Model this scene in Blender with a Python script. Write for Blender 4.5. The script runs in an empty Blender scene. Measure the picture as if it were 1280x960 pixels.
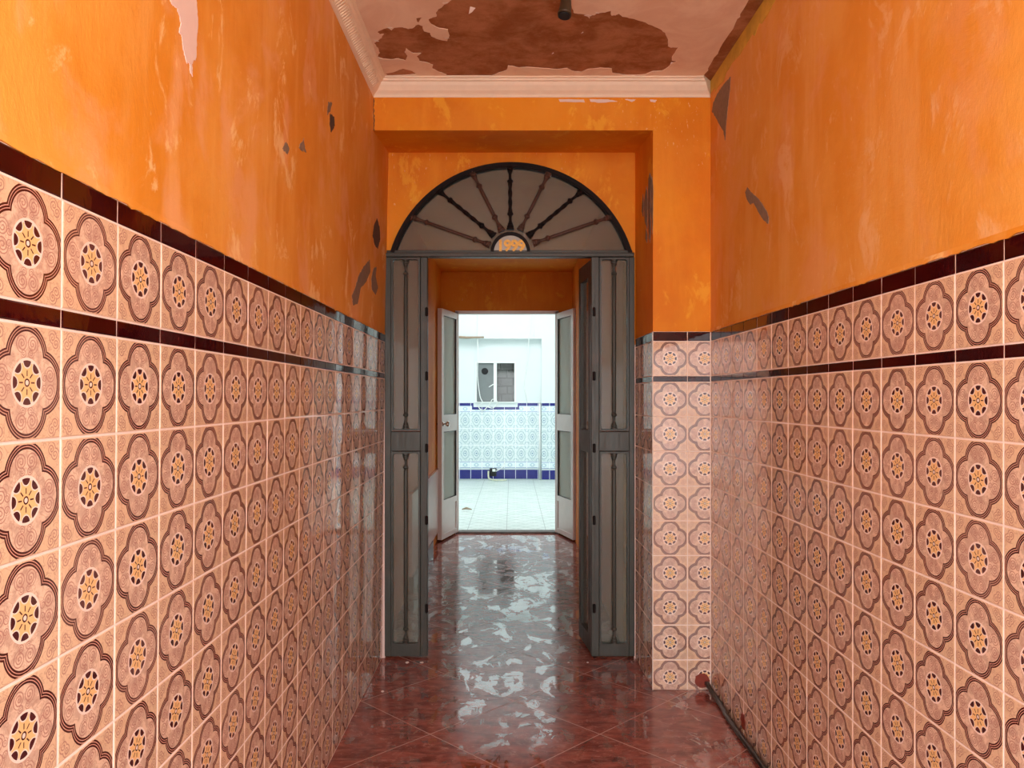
import bpy, math, random
from mathutils import Vector, Matrix
from mathutils.geometry import tessellate_polygon
random.seed(7)
C = bpy.context.scene.collection
PI = math.pi
F = 970.0; HZ = 498.0; EYE = 1.26
T = 0.15                                   # wall tile

# ---------------------------------------------------------------- camera, world, exposure
cam = bpy.data.cameras.new('camera'); co = bpy.data.objects.new('camera', cam); C.objects.link(co)
co.location = (0, 0, EYE); co.rotation_euler = (PI/2, 0, 0)
cam.sensor_width = 36; cam.lens = 36*F/1280; cam.shift_y = (HZ-480)/1280
cam.clip_start = .02
bpy.context.scene.camera = co
w = bpy.data.worlds.new('sky'); bpy.context.scene.world = w; w.use_nodes = True
bg = w.node_tree.nodes['Background']; bg.inputs[0].default_value = (.97, .985, 1, 1); bg.inputs[1].default_value = 2.6
sc = bpy.context.scene
sc.view_settings.view_transform = 'Standard'; sc.view_settings.look = 'None'
sc.view_settings.gamma = 1; sc.view_settings.use_curve_mapping = False
sc.view_settings.exposure = 1.45
sc.cycles.use_denoising = True
sc.cycles.max_bounces = 14; sc.cycles.diffuse_bounces = 8; sc.cycles.transmission_bounces = 10
sc.cycles.caustics_refractive = True; sc.cycles.caustics_reflective = False
def portal(name, loc, rot, sx, sy):        # sampling guide for the sky through an opening, gives no light itself
    l = bpy.data.lights.new(name, 'AREA'); l.shape = 'RECTANGLE'; l.size = sx; l.size_y = sy; l.cycles.is_portal = True
    o = bpy.data.objects.new(name, l); C.objects.link(o); o.location = loc; o.rotation_euler = rot
Y_ENTRY = -0.35
portal('entrance_daylight', (.12, Y_ENTRY-.02, 1.32), (PI/2, 0, 0), 1.9, 2.66)
portal('courtyard_daylight', (.0, 9.175, 4.52), (0, 0, 0), 2.8, 2.85)

# ---------------------------------------------------------------- shader expressions
class Ex:
    def __init__(s, m, k): s.m, s.k = m, k
    def _b(s, o, op, r=False): return s.m.math(op, o, s) if r else s.m.math(op, s, o)
    def __add__(s, o): return s._b(o, 'ADD')
    __radd__ = __add__
    def __sub__(s, o): return s._b(o, 'SUBTRACT')
    def __rsub__(s, o): return s._b(o, 'SUBTRACT', True)
    def __mul__(s, o): return s._b(o, 'MULTIPLY')
    __rmul__ = __mul__
    def __truediv__(s, o): return s._b(o, 'DIVIDE')
    def __lt__(s, o): return s._b(o, 'LESS_THAN')
    def __gt__(s, o): return s._b(o, 'GREATER_THAN')
    def abs(s): return s.m.math('ABSOLUTE', s)
    def fract(s): return s.m.math('FRACT', s)
    def max(s, o): return s.m.math('MAXIMUM', s, o)
    def min(s, o): return s.m.math('MINIMUM', s, o)
def ln(a, b): return a.m.math('SQRT', a*a + b*b)
def band(x, a, b): return (x > a) * (x < b)
class Mat:
    def __init__(s, name):
        s.mat = bpy.data.materials.new(name); s.mat.use_nodes = True; s.nt = s.mat.node_tree
        s.bsdf = s.nt.nodes['Principled BSDF']
    def n(s, t): return s.nt.nodes.new(t)
    def put(s, sock, v):
        if isinstance(v, Ex): s.nt.links.new(v.k, sock)
        elif hasattr(v, 'is_output'): s.nt.links.new(v, sock)
        elif isinstance(v, (tuple, list)): sock.default_value = (*v, 1) if len(v) == 3 and len(sock.default_value) == 4 else v
        else: sock.default_value = v
    def math(s, op, a, b=None):
        n = s.n('ShaderNodeMath'); n.operation = op; s.put(n.inputs[0], a)
        if b is not None: s.put(n.inputs[1], b)
        return Ex(s, n.outputs[0])
    def xyz(s, kind='Object', uv=None):
        if kind == 'UV':
            t = s.n('ShaderNodeUVMap'); t.uv_map = uv or 'UVMap'; o = t.outputs[0]
        elif kind == 'World': o = s.n('ShaderNodeNewGeometry').outputs['Position']
        else: o = s.n('ShaderNodeTexCoord').outputs[kind]
        sp = s.n('ShaderNodeSeparateXYZ'); s.nt.links.new(o, sp.inputs[0])
        return [Ex(s, k) for k in sp.outputs]
    def vec(s, x, y, z=0.0):
        c = s.n('ShaderNodeCombineXYZ')
        for i, v in enumerate((x, y, z)): s.put(c.inputs[i], v)
        return c.outputs[0]
    def noise(s, vec, scale, detail=4, rough=.55, dist=0.0):
        n = s.n('ShaderNodeTexNoise'); s.put(n.inputs['Vector'], vec); n.inputs['Scale'].default_value = scale
        n.inputs['Detail'].default_value = detail; n.inputs['Roughness'].default_value = rough; n.inputs['Distortion'].default_value = dist
        return Ex(s, n.outputs[0])
    def voro(s, vec, scale, feature='F1'):
        n = s.n('ShaderNodeTexVoronoi'); n.feature = feature; s.put(n.inputs['Vector'], vec); n.inputs['Scale'].default_value = scale
        return Ex(s, n.outputs['Distance'])
    def ramp(s, x, a, b, lo=0.0, hi=1.0, smooth=True):
        n = s.n('ShaderNodeMapRange'); n.interpolation_type = 'SMOOTHSTEP' if smooth else 'LINEAR'
        s.put(n.inputs[0], x)
        for i, v in zip((1, 2, 3, 4), (a, b, lo, hi)): n.inputs[i].default_value = v
        return Ex(s, n.outputs[0])
    def mix(s, f, a, b):
        n = s.n('ShaderNodeMix'); n.data_type = 'RGBA'
        s.put(n.inputs[0], f); s.put(n.inputs[6], a); s.put(n.inputs[7], b)
        return n.outputs[2]
    def bump(s, h, strength=.3, dist=.002):
        n = s.n('ShaderNodeBump'); s.put(n.inputs['Height'], h); n.inputs['Strength'].default_value = strength; n.inputs['Distance'].default_value = dist
        s.nt.links.new(n.outputs[0], s.bsdf.inputs['Normal'])
    def out(s, color=None, rough=None, metal=None, spec=None, **kw):
        B = s.bsdf.inputs
        if color is not None: s.put(B['Base Color'], color)
        if rough is not None: s.put(B['Roughness'], rough)
        if metal is not None: s.put(B['Metallic'], metal)
        if spec is not None: B['Specular IOR Level'].default_value = spec
        for k, v in kw.items(): s.put(B[k.replace('_', ' ')], v)
        return s.mat

def mat_plaster(name, base, light, dark, seed=0.0, pale=.5):
    m = Mat(name); x, y, z = m.xyz('World')
    v = m.vec(x+seed, y, z)
    n1 = m.noise(v, 2.2, 6, .6); streak = m.noise(m.vec(x*7+seed, y*7, z*.9), 1.6, 5, .6)
    n3 = m.noise(m.vec(x*2+seed, y*1.5, z*1.1), 4, 9, .72, .5); n4 = m.noise(m.vec(x+seed+9, y*1.2, z), 3.1, 7, .6, .4)
    c = m.mix(m.ramp(n1, .38, .62), base, dark)
    c = m.mix(m.ramp(streak, .48, .70, 0, .5), c, light)
    c = m.mix(m.ramp(n4, .50, .62, 0, .45*pale), c, (light[0], light[1]*1.02, light[2]*2.2))
    c = m.mix(m.ramp(n3, .56, .64, 0, .75*pale), c, (min(1, light[0]*1.1), light[1]*1.5, light[2]*2.6))
    fine = m.noise(m.vec(x*3+seed, y*3, z*1.2), 38, 3, .6)
    big = m.noise(m.vec(x+seed+3, y, z), 1.7, 2)
    chip = m.ramp(fine, .66, .71) * m.ramp(big, .48, .6)
    c = m.mix(chip*.7, c, (.86, .55, .26))
    m.bump(n3*.8 + n1*.8 + fine*.10, .4, .01)
    return m.out(c, .62, spec=.35)
ORANGE = mat_plaster('orange_plaster', (.81, .355, .055), (.87, .45, .12), (.73, .27, .020), 0, .9)
ORANGE_SMOOTH = mat_plaster('smooth_orange_plaster', (.80, .37, .070), (.83, .43, .14), (.74, .29, .030), 6, .45)
ORANGE_DEEP = mat_plaster('deep_orange_plaster', (.80, .275, .004), (.84, .33, .014), (.72, .21, .002), 4, .6)

def mat_simple(name, col, rough=.5, metal=0.0, var=.12, scale=20, bumps=0.0, spec=.5):
    m = Mat(name); v = m.n('ShaderNodeTexCoord').outputs['Object']
    n = m.noise(v, scale, 4)
    a = tuple(c*(1-var) for c in col); b = tuple(min(1, c*(1+var)) for c in col)
    if bumps: m.bump(n, bumps, .003)
    return m.out(m.mix(n, a, b), rough, metal, spec)

def mat_tile():
    m = Mat('quatrefoil_tile'); a, b, _ = m.xyz('UV'); p = a-.5; q = b-.5
    rn, rm, _ = m.xyz('UV', 'rnd')
    ap = p.abs(); aq = q.abs(); u = ap.max(aq); v = ap.min(aq)
    r = ln(p, q); d = ln(u-.215, v)
    X, Y, Z = m.xyz('World')
    pos = m.vec(X, Y, Z)
    glaze = m.noise(pos, 55, 4, .6)
    inside = u < .474
    c = m.mix(u < .486, (.92, .74, .66), m.mix(glaze, (.70, .46, .28), (.84, .61, .41)))
    scroll = m.noise(pos, 62, 2, .5, 1.2); tex = m.ramp((scroll-.5).abs(), .012, .035, 1, 0)*(u < .486)
    lob = d < .226
    c = m.mix(lob, c, m.mix(m.ramp(glaze, .42, .6), (.62, .42, .31), (.82, .59, .43)))
    # scrolls
    th = m.math('ARCTAN2', v-.072, u-.33); s1 = ln(u-.33, v-.072)
    a1 = ((s1/.03 - th/(2*PI)).fract() < .36) * (s1 < .080)
    th2 = m.math('ARCTAN2', v-.36, u-.41); s2 = ln(u-.41, v-.36)
    a2 = ((s2/.03 + th2/(2*PI)).fract() < .36) * (s2 < .068)
    th3 = m.math('ARCTAN2', v-.42, u-.30); s3 = ln(u-.30, v-.42)
    a3 = ((s3/.024 + th3/(2*PI)).fract() < .36) * (s3 < .055)
    th4 = m.math('ARCTAN2', v-.035, u-.245); s4 = ln(u-.25, v-.05)
    a4 = ((s4/.022 + th4/(2*PI)).fract() < .4) * (s4 < .042)
    scr = (a1.max(a2)).max(a3.max(a4))*inside
    c = m.mix(tex*.45, c, (.46, .25, .18))
    c = m.mix(scr*.85, c, (.42, .20, .16))
    # triple quatrefoil outline
    ringfill = band(d, .226, .284)*inside
    c = m.mix(ringfill*.8, c, (.56, .29, .22))
    lines = (band(d, .220, .238).max(band(d, .246, .262)).max(band(d, .271, .288)))*inside
    MAR = (.06, .007, .008)
    c = m.mix(lines, c, MAR)
    # centre
    c = m.mix(r < .212, c, (.93, .76, .66))
    ang = m.math('ARCTAN2', q, p)/(PI/4) + 8.5
    fo = (ang.fract() - .5).abs()*(PI/4)
    lx = r*m.math('SINE', fo); ly = r*m.math('COSINE', fo)
    big = ln(lx/.062, (ly-.19)/.072); small = ln(lx/.053, (ly-.19)/.060)
    c = m.mix((r < .176)*(big > 1.0), c, (.90, .57, .25))
    c = m.mix((r < .19)*(small < 1.0), c, (.06, .008, .012))
    c = m.mix((lx < .007)*band(ly, .055, .105), c, (.10, .03, .02))
    c = m.mix(r < .036, c, MAR); c = m.mix(r < .022, c, (.9, .75, .65))
    # tile to tile shade of the firing
    c = m.mix(rn*.10, c, (.80, .46, .36))
    h = scr*.5 + lines*-.6 + glaze*.5
    m.bump(scr*.5 + lines*-.6 + glaze*.25 + m.noise(pos, 7, 2)*4, .25, .0006)
    return m.out(c, m.ramp(glaze, .3, .7, .03, .06), spec=.8)
TILE = mat_tile()
def mat_border():
    m = Mat('maroon_border_tile'); X, Y, Z = m.xyz('World')
    n = m.noise(m.vec(X*2, Y*2, Z*.6), 60, 4, .6); g = m.noise(m.vec(X, Y, Z), 14, 3)
    c = m.mix(m.ramp(g, .3, .7), (.026, .001, .002), (.045, .002, .003))
    c = m.mix(m.ramp(n, .70, .74)*.8, c, (.45, .2, .15))
    m.bump(g+n*.1, .25, .002)
    return m.out(c, .05, spec=.5)
BORDER = mat_border()
GROUT = mat_simple('pale_grout', (.88, .74, .66), .8, var=.15, scale=40)
def mat_floor():
    m = Mat('red_marble_floor'); X, Y, Z = m.xyz('World')
    s = .638; du = ((X-.011)+(Y-3.231))/s; dv = ((X-.011)-(Y-3.231))/s
    eu = (du.fract()-.5).abs(); ev = (dv.fract()-.5).abs()
    g = (eu.max(ev)) > .4955
    cu = m.math('FLOOR', du); cv = m.math('FLOOR', dv)
    off = cu*3.7 + cv*1.3
    vec = m.vec(X+off, Y*1.0+off, off)
    n = m.noise(m.vec(X*1.2+off, Y*3.0+off), 5.5, 10, .72, .6)
    n2 = m.noise(m.vec(X+off, Y+off), 22, 5, .6)
    c = m.mix(m.ramp(n, .32, .68), (.13, .026, .018), (.37, .105, .075))
    c = m.mix(m.ramp(n2, .5, .75, 0, .5), c, (.50, .20, .155))
    wv = m.noise(m.vec(X*.9+off, Y*1.6+off), 4.5, 5, .6, 1.6)
    vein = m.ramp((wv-.5).abs(), .0, .012, 1, 0)*m.ramp(n2, .42, .6)
    c = m.mix(vein*.55, c, (.62, .36, .28))
    c = m.mix(g, c, (.50, .29, .23))
    # clean wet-looking smears on a duller film
    sm = m.noise(m.vec(X*1.1, Y*.55, 2), 7, 6, .6, 1.0)
    v1 = m.voro(m.vec(X+sm*.25, Y*.5+sm*.2, 1), 7.5)
    sm2 = m.noise(m.vec(X*.5, Y*1.6, 5), 26, 6, .65, .3)
    gloss = (m.ramp(sm, .535, .55)*m.ramp(sm2, .36, .44)).max(m.ramp(v1, .20, .22, 1, 0)*m.ramp(sm, .47, .49)*m.ramp(sm2, .34, .38))
    rim = m.ramp((v1-.30).abs(), 0, .02, 1, 0)*m.ramp(sm2, .5, .53)
    gloss = gloss.max(rim*.7)
    c = m.mix(m.ramp(sm2, .5, .66, 0, .22), c, (.55, .30, .25))
    rough = m.ramp(gloss, 0, 1, .17, .05, False).max(g*.5)
    m.bump(sm2*.35 - g*1.2 + m.noise(m.vec(X, Y), 5, 2)*1.0, .16, .002)
    o = m.out(c, rough, spec=.65); B = m.bsdf.inputs
    m.put(B['Coat Weight'], gloss*.95); B['Coat IOR'].default_value = 1.9; B['Coat Roughness'].default_value = .05
    return o
FLOOR = mat_floor()
def mat_paint():
    m = Mat('ceiling_paint'); X, Y, Z = m.xyz('World')
    n = m.noise(m.vec(X*1, Y, Z), 5, 7, .65, .7); f = m.noise(m.vec(X, Y, Z), 40, 3)
    c = m.mix(m.ramp(n, .35, .65), (.88, .72, .56), (.78, .58, .43))
    m.bump(n+f*.2, .3, .006); return m.out(c, .7)
PAINT = mat_paint()
def mat_raw():
    m = Mat('bare_brown_render'); X, Y, Z = m.xyz('World')
    n = m.noise(m.vec(X, Y*1.2, Z), 7, 9, .7, .3); f = m.noise(m.vec(X, Y*1.3, Z), 26, 7, .75)
    c = m.mix(m.ramp(n, .35, .66), (.28, .105, .038), (.46, .22, .11))
    c = m.mix(m.ramp(f, .55, .75, 0, .5), c, (.58, .32, .19))
    m.bump(n+f*.5, .6, .006); return m.out(c, .85, spec=.2)
RAW = mat_raw()
GREYPL = mat_simple('grey_bare_plaster', (.25, .175, .12), .85, var=.35, scale=60, bumps=.4)
DARKPL = mat_simple('dark_bare_plaster', (.10, .05, .03), .85, var=.3, scale=60, bumps=.4)
PINKPL = mat_simple('pale_filler', (.80, .62, .56), .75, var=.06, scale=30)
YELLOWPL = mat_simple('yellowed_plaster', (.64, .40, .05), .8, var=.4, scale=18, bumps=.5)
CORN = mat_simple('cornice_plaster', (.86, .72, .55), .6, var=.08, scale=25, bumps=.2)
def mat_steel():
    m = Mat('grey_painted_steel'); X, Y, Z = m.xyz('Object')
    n = m.noise(m.vec(X*8, Y*8, Z*.8), 14, 5, .6); g = m.noise(m.vec(X, Y, Z), 6, 4)
    c = m.mix(n, (.036, .038, .032), (.082, .076, .062)); c = m.mix(m.ramp(g, .55, .72, 0, .5), c, (.10, .075, .058))
    m.bump(n, .15, .001); return m.out(c, m.ramp(n, .3, .7, .32, .48), .05, .3)
STEEL = mat_steel()
IRON = mat_simple('dark_brown_iron', (.010, .005, .004), .6, 0, .3, 60, spec=.15)
RUST = mat_simple('red_brown_iron', (.075, .034, .022), .5, 0, .3, 40, spec=.25)
def mat_frost(name, tint, rough):
    m = Mat(name); X, Y, Z = m.xyz('Object')
    n = m.noise(m.vec(X, Y, Z), 60, 3); m.bump(n, .10, .0012)
    return m.out(tint, rough, spec=.5, Transmission_Weight=1.0, IOR=1.3)
def mat_satin(name, tint, rough, haze, hz):
    m = Mat(name); m.mat = mat_frost(name, tint, rough); nt = m.mat.node_tree; B = nt.nodes['Principled BSDF']
    df = nt.nodes.new('ShaderNodeBsdfDiffuse'); df.inputs[0].default_value = (*hz, 1)
    tr = nt.nodes.new('ShaderNodeBsdfTranslucent'); tr.inputs[0].default_value = (*hz, 1)
    a = nt.nodes.new('ShaderNodeMixShader'); a.inputs[0].default_value = .4; b = nt.nodes.new('ShaderNodeMixShader'); b.inputs[0].default_value = haze
    nt.links.new(df.outputs[0], a.inputs[1]); nt.links.new(tr.outputs[0], a.inputs[2])
    nt.links.new(B.outputs[0], b.inputs[1]); nt.links.new(a.outputs[0], b.inputs[2]); nt.links.new(b.outputs[0], nt.nodes['Material Output'].inputs[0])
    return m.mat
FROST = mat_satin('frosted_glass', (.94, .97, .94), .05, .38, (.36, .38, .31))
def mat_opal(name, tint):
    m = Mat(name); nt = m.nt
    tr = m.n('ShaderNodeBsdfTranslucent'); tr.inputs[0].default_value = (*tint, 1)
    m.out(tint, .35, spec=.9)
    mx = m.n('ShaderNodeMixShader'); mx.inputs[0].default_value = .55
    nt.links.new(m.bsdf.outputs[0], mx.inputs[1]); nt.links.new(tr.outputs[0], mx.inputs[2])
    nt.links.new(mx.outputs[0], nt.nodes['Material Output'].inputs[0]); return m.mat
OPAL = mat_opal('opal_glass', (.84, .95, .90))
ALU = mat_simple('pale_aluminium', (.80, .76, .73), .35, .15, .06, 20)
ALU_DARK = mat_simple('dark_rubber_seal', (.03, .03, .03), .5)
CHROME = mat_simple('brushed_chrome', (.65, .62, .58), .25, .9, .05)
GOLD = mat_simple('yellow_gold_number', (.78, .36, .03), .4, .1, .45, 90)
PLATE = mat_simple('cream_number_plate', (.36, .32, .27), .45, .2, .1)
WHITEW = mat_simple('white_courtyard_wall', (.74, .79, .79), .8, var=.05, scale=3, bumps=.2)
WHITEP = mat_simple('white_plastic', (.85, .86, .84), .4, var=.03)
BLACKR = mat_simple('black_rubber', (.012, .009, .008), .28, var=.3, scale=30)
REDST = mat_simple('red_brown_stain', (.23, .035, .018), .5, var=.35, scale=60)
OLIVE = mat_simple('aged_olive_bakelite', (.055, .038, .02), .45, .1, .35, 50)
HOLE = mat_simple('black_interior', (.006, .006, .007), .8)
WOODM = mat_simple('weathered_wood', (.36, .26, .18), .7, var=.3, scale=40)
FLAKE = mat_simple('white_paint_chip', (.85, .76, .70), .6)
DADO = mat_simple('pink_stone', (.62, .40, .33), .3, var=.12, scale=12)
DARKRED = mat_simple('dark_red_skirting', (.09, .02, .015), .3)
STREET = mat_simple('pale_paving', (.72, .69, .64), .8, var=.1, scale=4)
CONC = mat_simple('grey_block_wall', (.16, .16, .15), .9, var=.5, scale=14, bumps=.6)
GREYPANE = mat_simple('grey_pane', (.17, .19, .19), .18, var=.12, scale=9)
def mat_blue():
    m = Mat('blue_white_courtyard_tile'); a, b, _ = m.xyz('UV')
    p = a.fract()-.5; q = b.fract()-.5; ap = p.abs(); aq = q.abs()
    r = ln(p, q); rc = ln(.5-ap, .5-aq)
    c = m.mix(band(r, .13, .17), (.68, .76, .77), (.24, .36, .46))
    c = m.mix(band(r, .30, .335)*.8, c, (.24, .38, .44))
    c = m.mix(band(rc, .17, .21)*.9, c, (.28, .42, .50))
    c = m.mix(rc < .06, c, (.35, .48, .60)); c = m.mix(r < .05, c, (.10, .2, .32))
    dia = ap+aq; c = m.mix(band(dia, .42, .45)*.8, c, (.28, .42, .45))
    n = m.noise(m.vec(a, b), 9, 2); c = m.mix(m.ramp(n, .56, .62)*.45, c, (.28, .42, .45))
    c = m.mix((ap.max(aq)) > .485, c, (.92, .94, .94))
    return m.out(c, .2)
BLUET = mat_blue()
def mat_bluestrip():
    m = Mat('blue_white_strip_tile'); a, b, _ = m.xyz('UV'); p = a.fract()-.5; q = b.fract()-.5
    r = ln(p*1.0, q*.7)
    c = m.mix(band(r, .12, .2), (.78, .85, .87), (.40, .55, .66))
    c = m.mix((q.abs()) > .40, c, (.25, .33, .55)); c = m.mix(band((p*6).fract(), .4, .6)*.5, c, (.5, .62, .68))
    c = m.mix((p.abs()) > .47, c, (.92, .94, .94)); return m.out(c, .2)
BLUES = mat_bluestrip()
def mat_cobalt():
    m = Mat('cobalt_skirting_tile'); a, b, _ = m.xyz('UV'); p = a.fract()-.5
    return m.out(m.mix((p.abs()) > .48, (.010, .012, .17), (.8, .82, .88)), .2)
COBALT = mat_cobalt()
def mat_cfloor():
    m = Mat('pale_courtyard_floor'); X, Y, Z = m.xyz('World')
    s = .376; u = (X+.052)/s; v = (Y)/s
    p = u.fract()-.5; q = v.fract()-.5
    g = (p.abs().max(q.abs())) > .49
    d1 = ((p*2+q*2).fract()-.5).abs(); d2 = ((p*2-q*2).fract()-.5).abs()
    l = (d1.min(d2)) < .045
    n = m.noise(m.vec(X, Y), 5, 4)
    c = m.mix(m.ramp(n, .35, .65), (.72, .79, .75), (.62, .71, .66))
    c = m.mix(l*.7, c, (.30, .40, .36)); c = m.mix(((d1.max(d2)) > .40)*.25, c, (.55, .66, .62))
    c = m.mix(g*.8, c, (.30, .35, .33))
    return m.out(c, .35)
CFLOOR = mat_cfloor()

# ---------------------------------------------------------------- mesh helpers
class MB:
    def __init__(s): s.v = []; s.f = []; s.uv = []; s.r = []; s.sm = []
    def face(s, pts, uv=None, rnd=0.0, smooth=False):
        i = len(s.v); s.v += [tuple(p) for p in pts]; s.f.append(tuple(range(i, i+len(pts))))
        s.uv.append(uv or [(0, 0)]*len(pts)); s.r.append(rnd); s.sm.append(smooth)
    def box(s, x0, x1, y0, y1, z0, z1):
        P = [(x, y, z) for x in (x0, x1) for y in (y0, y1) for z in (z0, z1)]
        for q in ((0,1,3,2),(4,6,7,5),(0,4,5,1),(2,3,7,6),(0,2,6,4),(1,5,7,3)): s.face([P[k] for k in q])
    def bevbox(s, x0, x1, y0, y1, z0, z1, b=.003):
        # box with chamfered edges (convex: three slabs' hull)
        P = {}
        for sx in (0, 1):
            for sy in (0, 1):
                for sz in (0, 1):
                    X = (x0, x1)[sx]; Y = (y0, y1)[sy]; Z = (z0, z1)[sz]
                    dx, dy, dz = (b if not k else -b for k in (sx, sy, sz))
                    P[sx, sy, sz, 0] = (X, Y+dy, Z+dz); P[sx, sy, sz, 1] = (X+dx, Y, Z+dz); P[sx, sy, sz, 2] = (X+dx, Y+dy, Z)
        cyc = ((0,0),(1,0),(1,1),(0,1))
        for k in (0, 1):
            s.face([P[k,a,c,0] for a,c in cyc]); s.face([P[a,k,c,1] for a,c in cyc]); s.face([P[a,c,k,2] for a,c in cyc])
            for l in (0, 1):
                s.face([P[k,l,0,0],P[k,l,1,0],P[k,l,1,1],P[k,l,0,1]]); s.face([P[k,0,l,0],P[k,1,l,0],P[k,1,l,2],P[k,0,l,2]])
                s.face([P[0,k,l,1],P[1,k,l,1],P[1,k,l,2],P[0,k,l,2]])
                for j in (0, 1): s.face([P[k,l,j,0],P[k,l,j,1],P[k,l,j,2]])
    def prism(s, loop, fn0, fn1):              # loop of 2D points, caps by two maps to 3D
        a = [fn0(*p) for p in loop]; b = [fn1(*p) for p in loop]; n = len(loop)
        for i in range(n): j = (i+1) % n; s.face([a[i], a[j], b[j], b[i]])
        for t in tessellate_polygon([[Vector((p[0], p[1], 0)) for p in loop]]):
            s.face([a[k] for k in t]); s.face([b[k] for k in t])
    def sheet(s, loops, fn0, fn1):
        for loop in loops:
            n = len(loop)
            for i in range(n):
                j = (i+1) % n; s.face([fn0(*loop[i]), fn0(*loop[j]), fn1(*loop[j]), fn1(*loop[i])])
        flat = [p for l in loops for p in l]
        for t in tessellate_polygon([[Vector((p[0], p[1], 0)) for p in l] for l in loops]):
            s.face([fn0(*flat[k]) for k in t]); s.face([fn1(*flat[k]) for k in t])
    def tube(s, pts, r, n=10, caps=True):
        pts = [Vector(p) for p in pts]; rings = []
        up = Vector((0, 0, 1))
        for i, p in enumerate(pts):
            d = (pts[min(i+1, len(pts)-1)] - pts[max(i-1, 0)]).normalized()
            if abs(d.dot(up)) > .95: up = Vector((1, 0, 0))
            a = d.cross(up).normalized(); b = d.cross(a).normalized(); up = -b if False else up
            rr = r[i] if isinstance(r, (list, tuple)) else r
            rings.append([p + (a*math.cos(2*PI*k/n) + b*math.sin(2*PI*k/n))*rr for k in range(n)])
        for i in range(len(rings)-1):
            for k in range(n): s.face([rings[i][k], rings[i][(k+1)%n], rings[i+1][(k+1)%n], rings[i+1][k]], smooth=True)
        if caps: s.face(rings[0][::-1]); s.face(rings[-1])
    def lathe(s, prof, M, n=16, smooth=False):  # prof: (r, z) pairs, M matrix
        R = [[M @ Vector((r*math.cos(2*PI*k/n), r*math.sin(2*PI*k/n), z)) for k in range(n)] for r, z in prof]
        for i in range(len(R)-1):
            for k in range(n): s.face([R[i][k], R[i][(k+1)%n], R[i+1][(k+1)%n], R[i+1][k]], smooth=smooth)
        s.face(R[0][::-1]); s.face(R[-1])
    def build(s, name, mat, parent=None, weld=True):
        me = bpy.data.meshes.new(name); me.from_pydata(s.v, [], s.f)
        u = me.uv_layers.new(name='UVMap'); r = me.uv_layers.new(name='rnd')
        for p, uv, rn, sm in zip(me.polygons, s.uv, s.r, s.sm):
            p.use_smooth = sm
            for k, li in enumerate(p.loop_indices): u.data[li].uv = uv[k]; r.data[li].uv = (rn, rn)
        me.materials.append(mat)
        import bmesh
        b = bmesh.new(); b.from_mesh(me)
        if weld: bmesh.ops.remove_doubles(b, verts=b.verts, dist=1e-5)
        bmesh.ops.recalc_face_normals(b, faces=b.faces); b.to_mesh(me); b.free()
        o = bpy.data.objects.new(name, me); C.objects.link(o)
        if parent is not None:
            o.parent = parent
            if parent.get('_abs', 0) or parent.type == 'EMPTY': pass
        return o
def tag(o, label=None, cat=None, group=None, kind=None):
    if label: o['label'] = label
    if cat: o['category'] = cat
    if group: o['group'] = group
    if kind: o['kind'] = kind
    return o
def empty(name, loc=(0,0,0), rz=0):
    o = bpy.data.objects.new(name, None); C.objects.link(o); o.location = loc; o.rotation_euler = (0,0,rz); o.empty_display_size = .1; return o
def at(px, py, Y): return Vector(((px-640)*Y/F, Y, EYE-(py-HZ)*Y/F))

# the leaning left wall and the splayed right wall
def XLT(z): return -.629+.0084*z                          # tile face, left
def XLP(z): return -.6175+.0195*(z-1.572)                 # plaster face, left
def XR(y): return .903-.0134*y                            # tile / plaster face, right
YD = 3.77; YP = 3.3525                                    # gate plane, pier plane
XPS = lambda y: .608-.010*(y-YP)/(YD-YP)                  # side of the pier
ZC = 2.631

def tiles(mb, P, N, us, vs, uref, vref, tw=T, th=T, gap=.0014, lift=.0016):
    """P(u,v) point on the tile face, N its normal; us, vs are joint positions; pattern cell starts at uref/vref lists"""
    N = Vector(N)
    for i in range(len(us)-1):
        for j in range(len(vs)-1):
            u0, u1, v0, v1 = us[i]+gap, us[i+1]-gap, vs[j]+gap, vs[j+1]-gap
            if u1-u0 < .004 or v1-v0 < .004: continue
            rnd = random.random(); ur, vr = uref[i], vref[j]
            tilt = [random.uniform(-.00045, .00045) for _ in range(3)]
            def Q(u, v, dep):
                a = (u-u0)/(u1-u0)-.5; b = (v-v0)/(v1-v0)-.5
                return P(u, v) + N*(tilt[0]*a+tilt[1]*b+tilt[2]*.5 - dep)
            def UV(u, v): return ((u-ur)/tw, (v-vr)/th)
            bz = .0022
            O = [(u0,v0),(u1,v0),(u1,v1),(u0,v1)]; I = [(u0+bz,v0+bz),(u1-bz,v0+bz),(u1-bz,v1-bz),(u0+bz,v1-bz)]
            for k in range(4):
                l = (k+1) % 4
                mb.face([Q(*O[k],.0048),Q(*O[l],.0048),Q(*O[l],.0009),Q(*O[k],.0009)], [UV(*O[k]),UV(*O[l]),UV(*O[l]),UV(*O[k])], rnd)
                mb.face([Q(*O[k],.0009),Q(*O[l],.0009),Q(*I[l],0),Q(*I[k],0)], [UV(*O[k]),UV(*O[l]),UV(*I[l]),UV(*I[k])], rnd)
            mb.face([Q(*q,0) for q in I], [UV(*q) for q in I], rnd)
def joints(a, b, j0, t=T):
    k = math.ceil((a-j0)/t - 1e-6); out = [a]; ref = [j0+(k-1)*t]; x = j0+k*t
    while x < b-1e-4:
        if x > a+1e-4: out.append(x); ref.append(x)
        x += t
    out.append(b); return out, ref

# ---------------------------------------------------------------- setting: walls
def jag(a, b, step, f): 
    pts = []; x = a
    while x < b: pts.append(x); x += step*random.uniform(.5, 1.5)
    pts.append(b); return [(x, f()) for x in pts]
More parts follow.
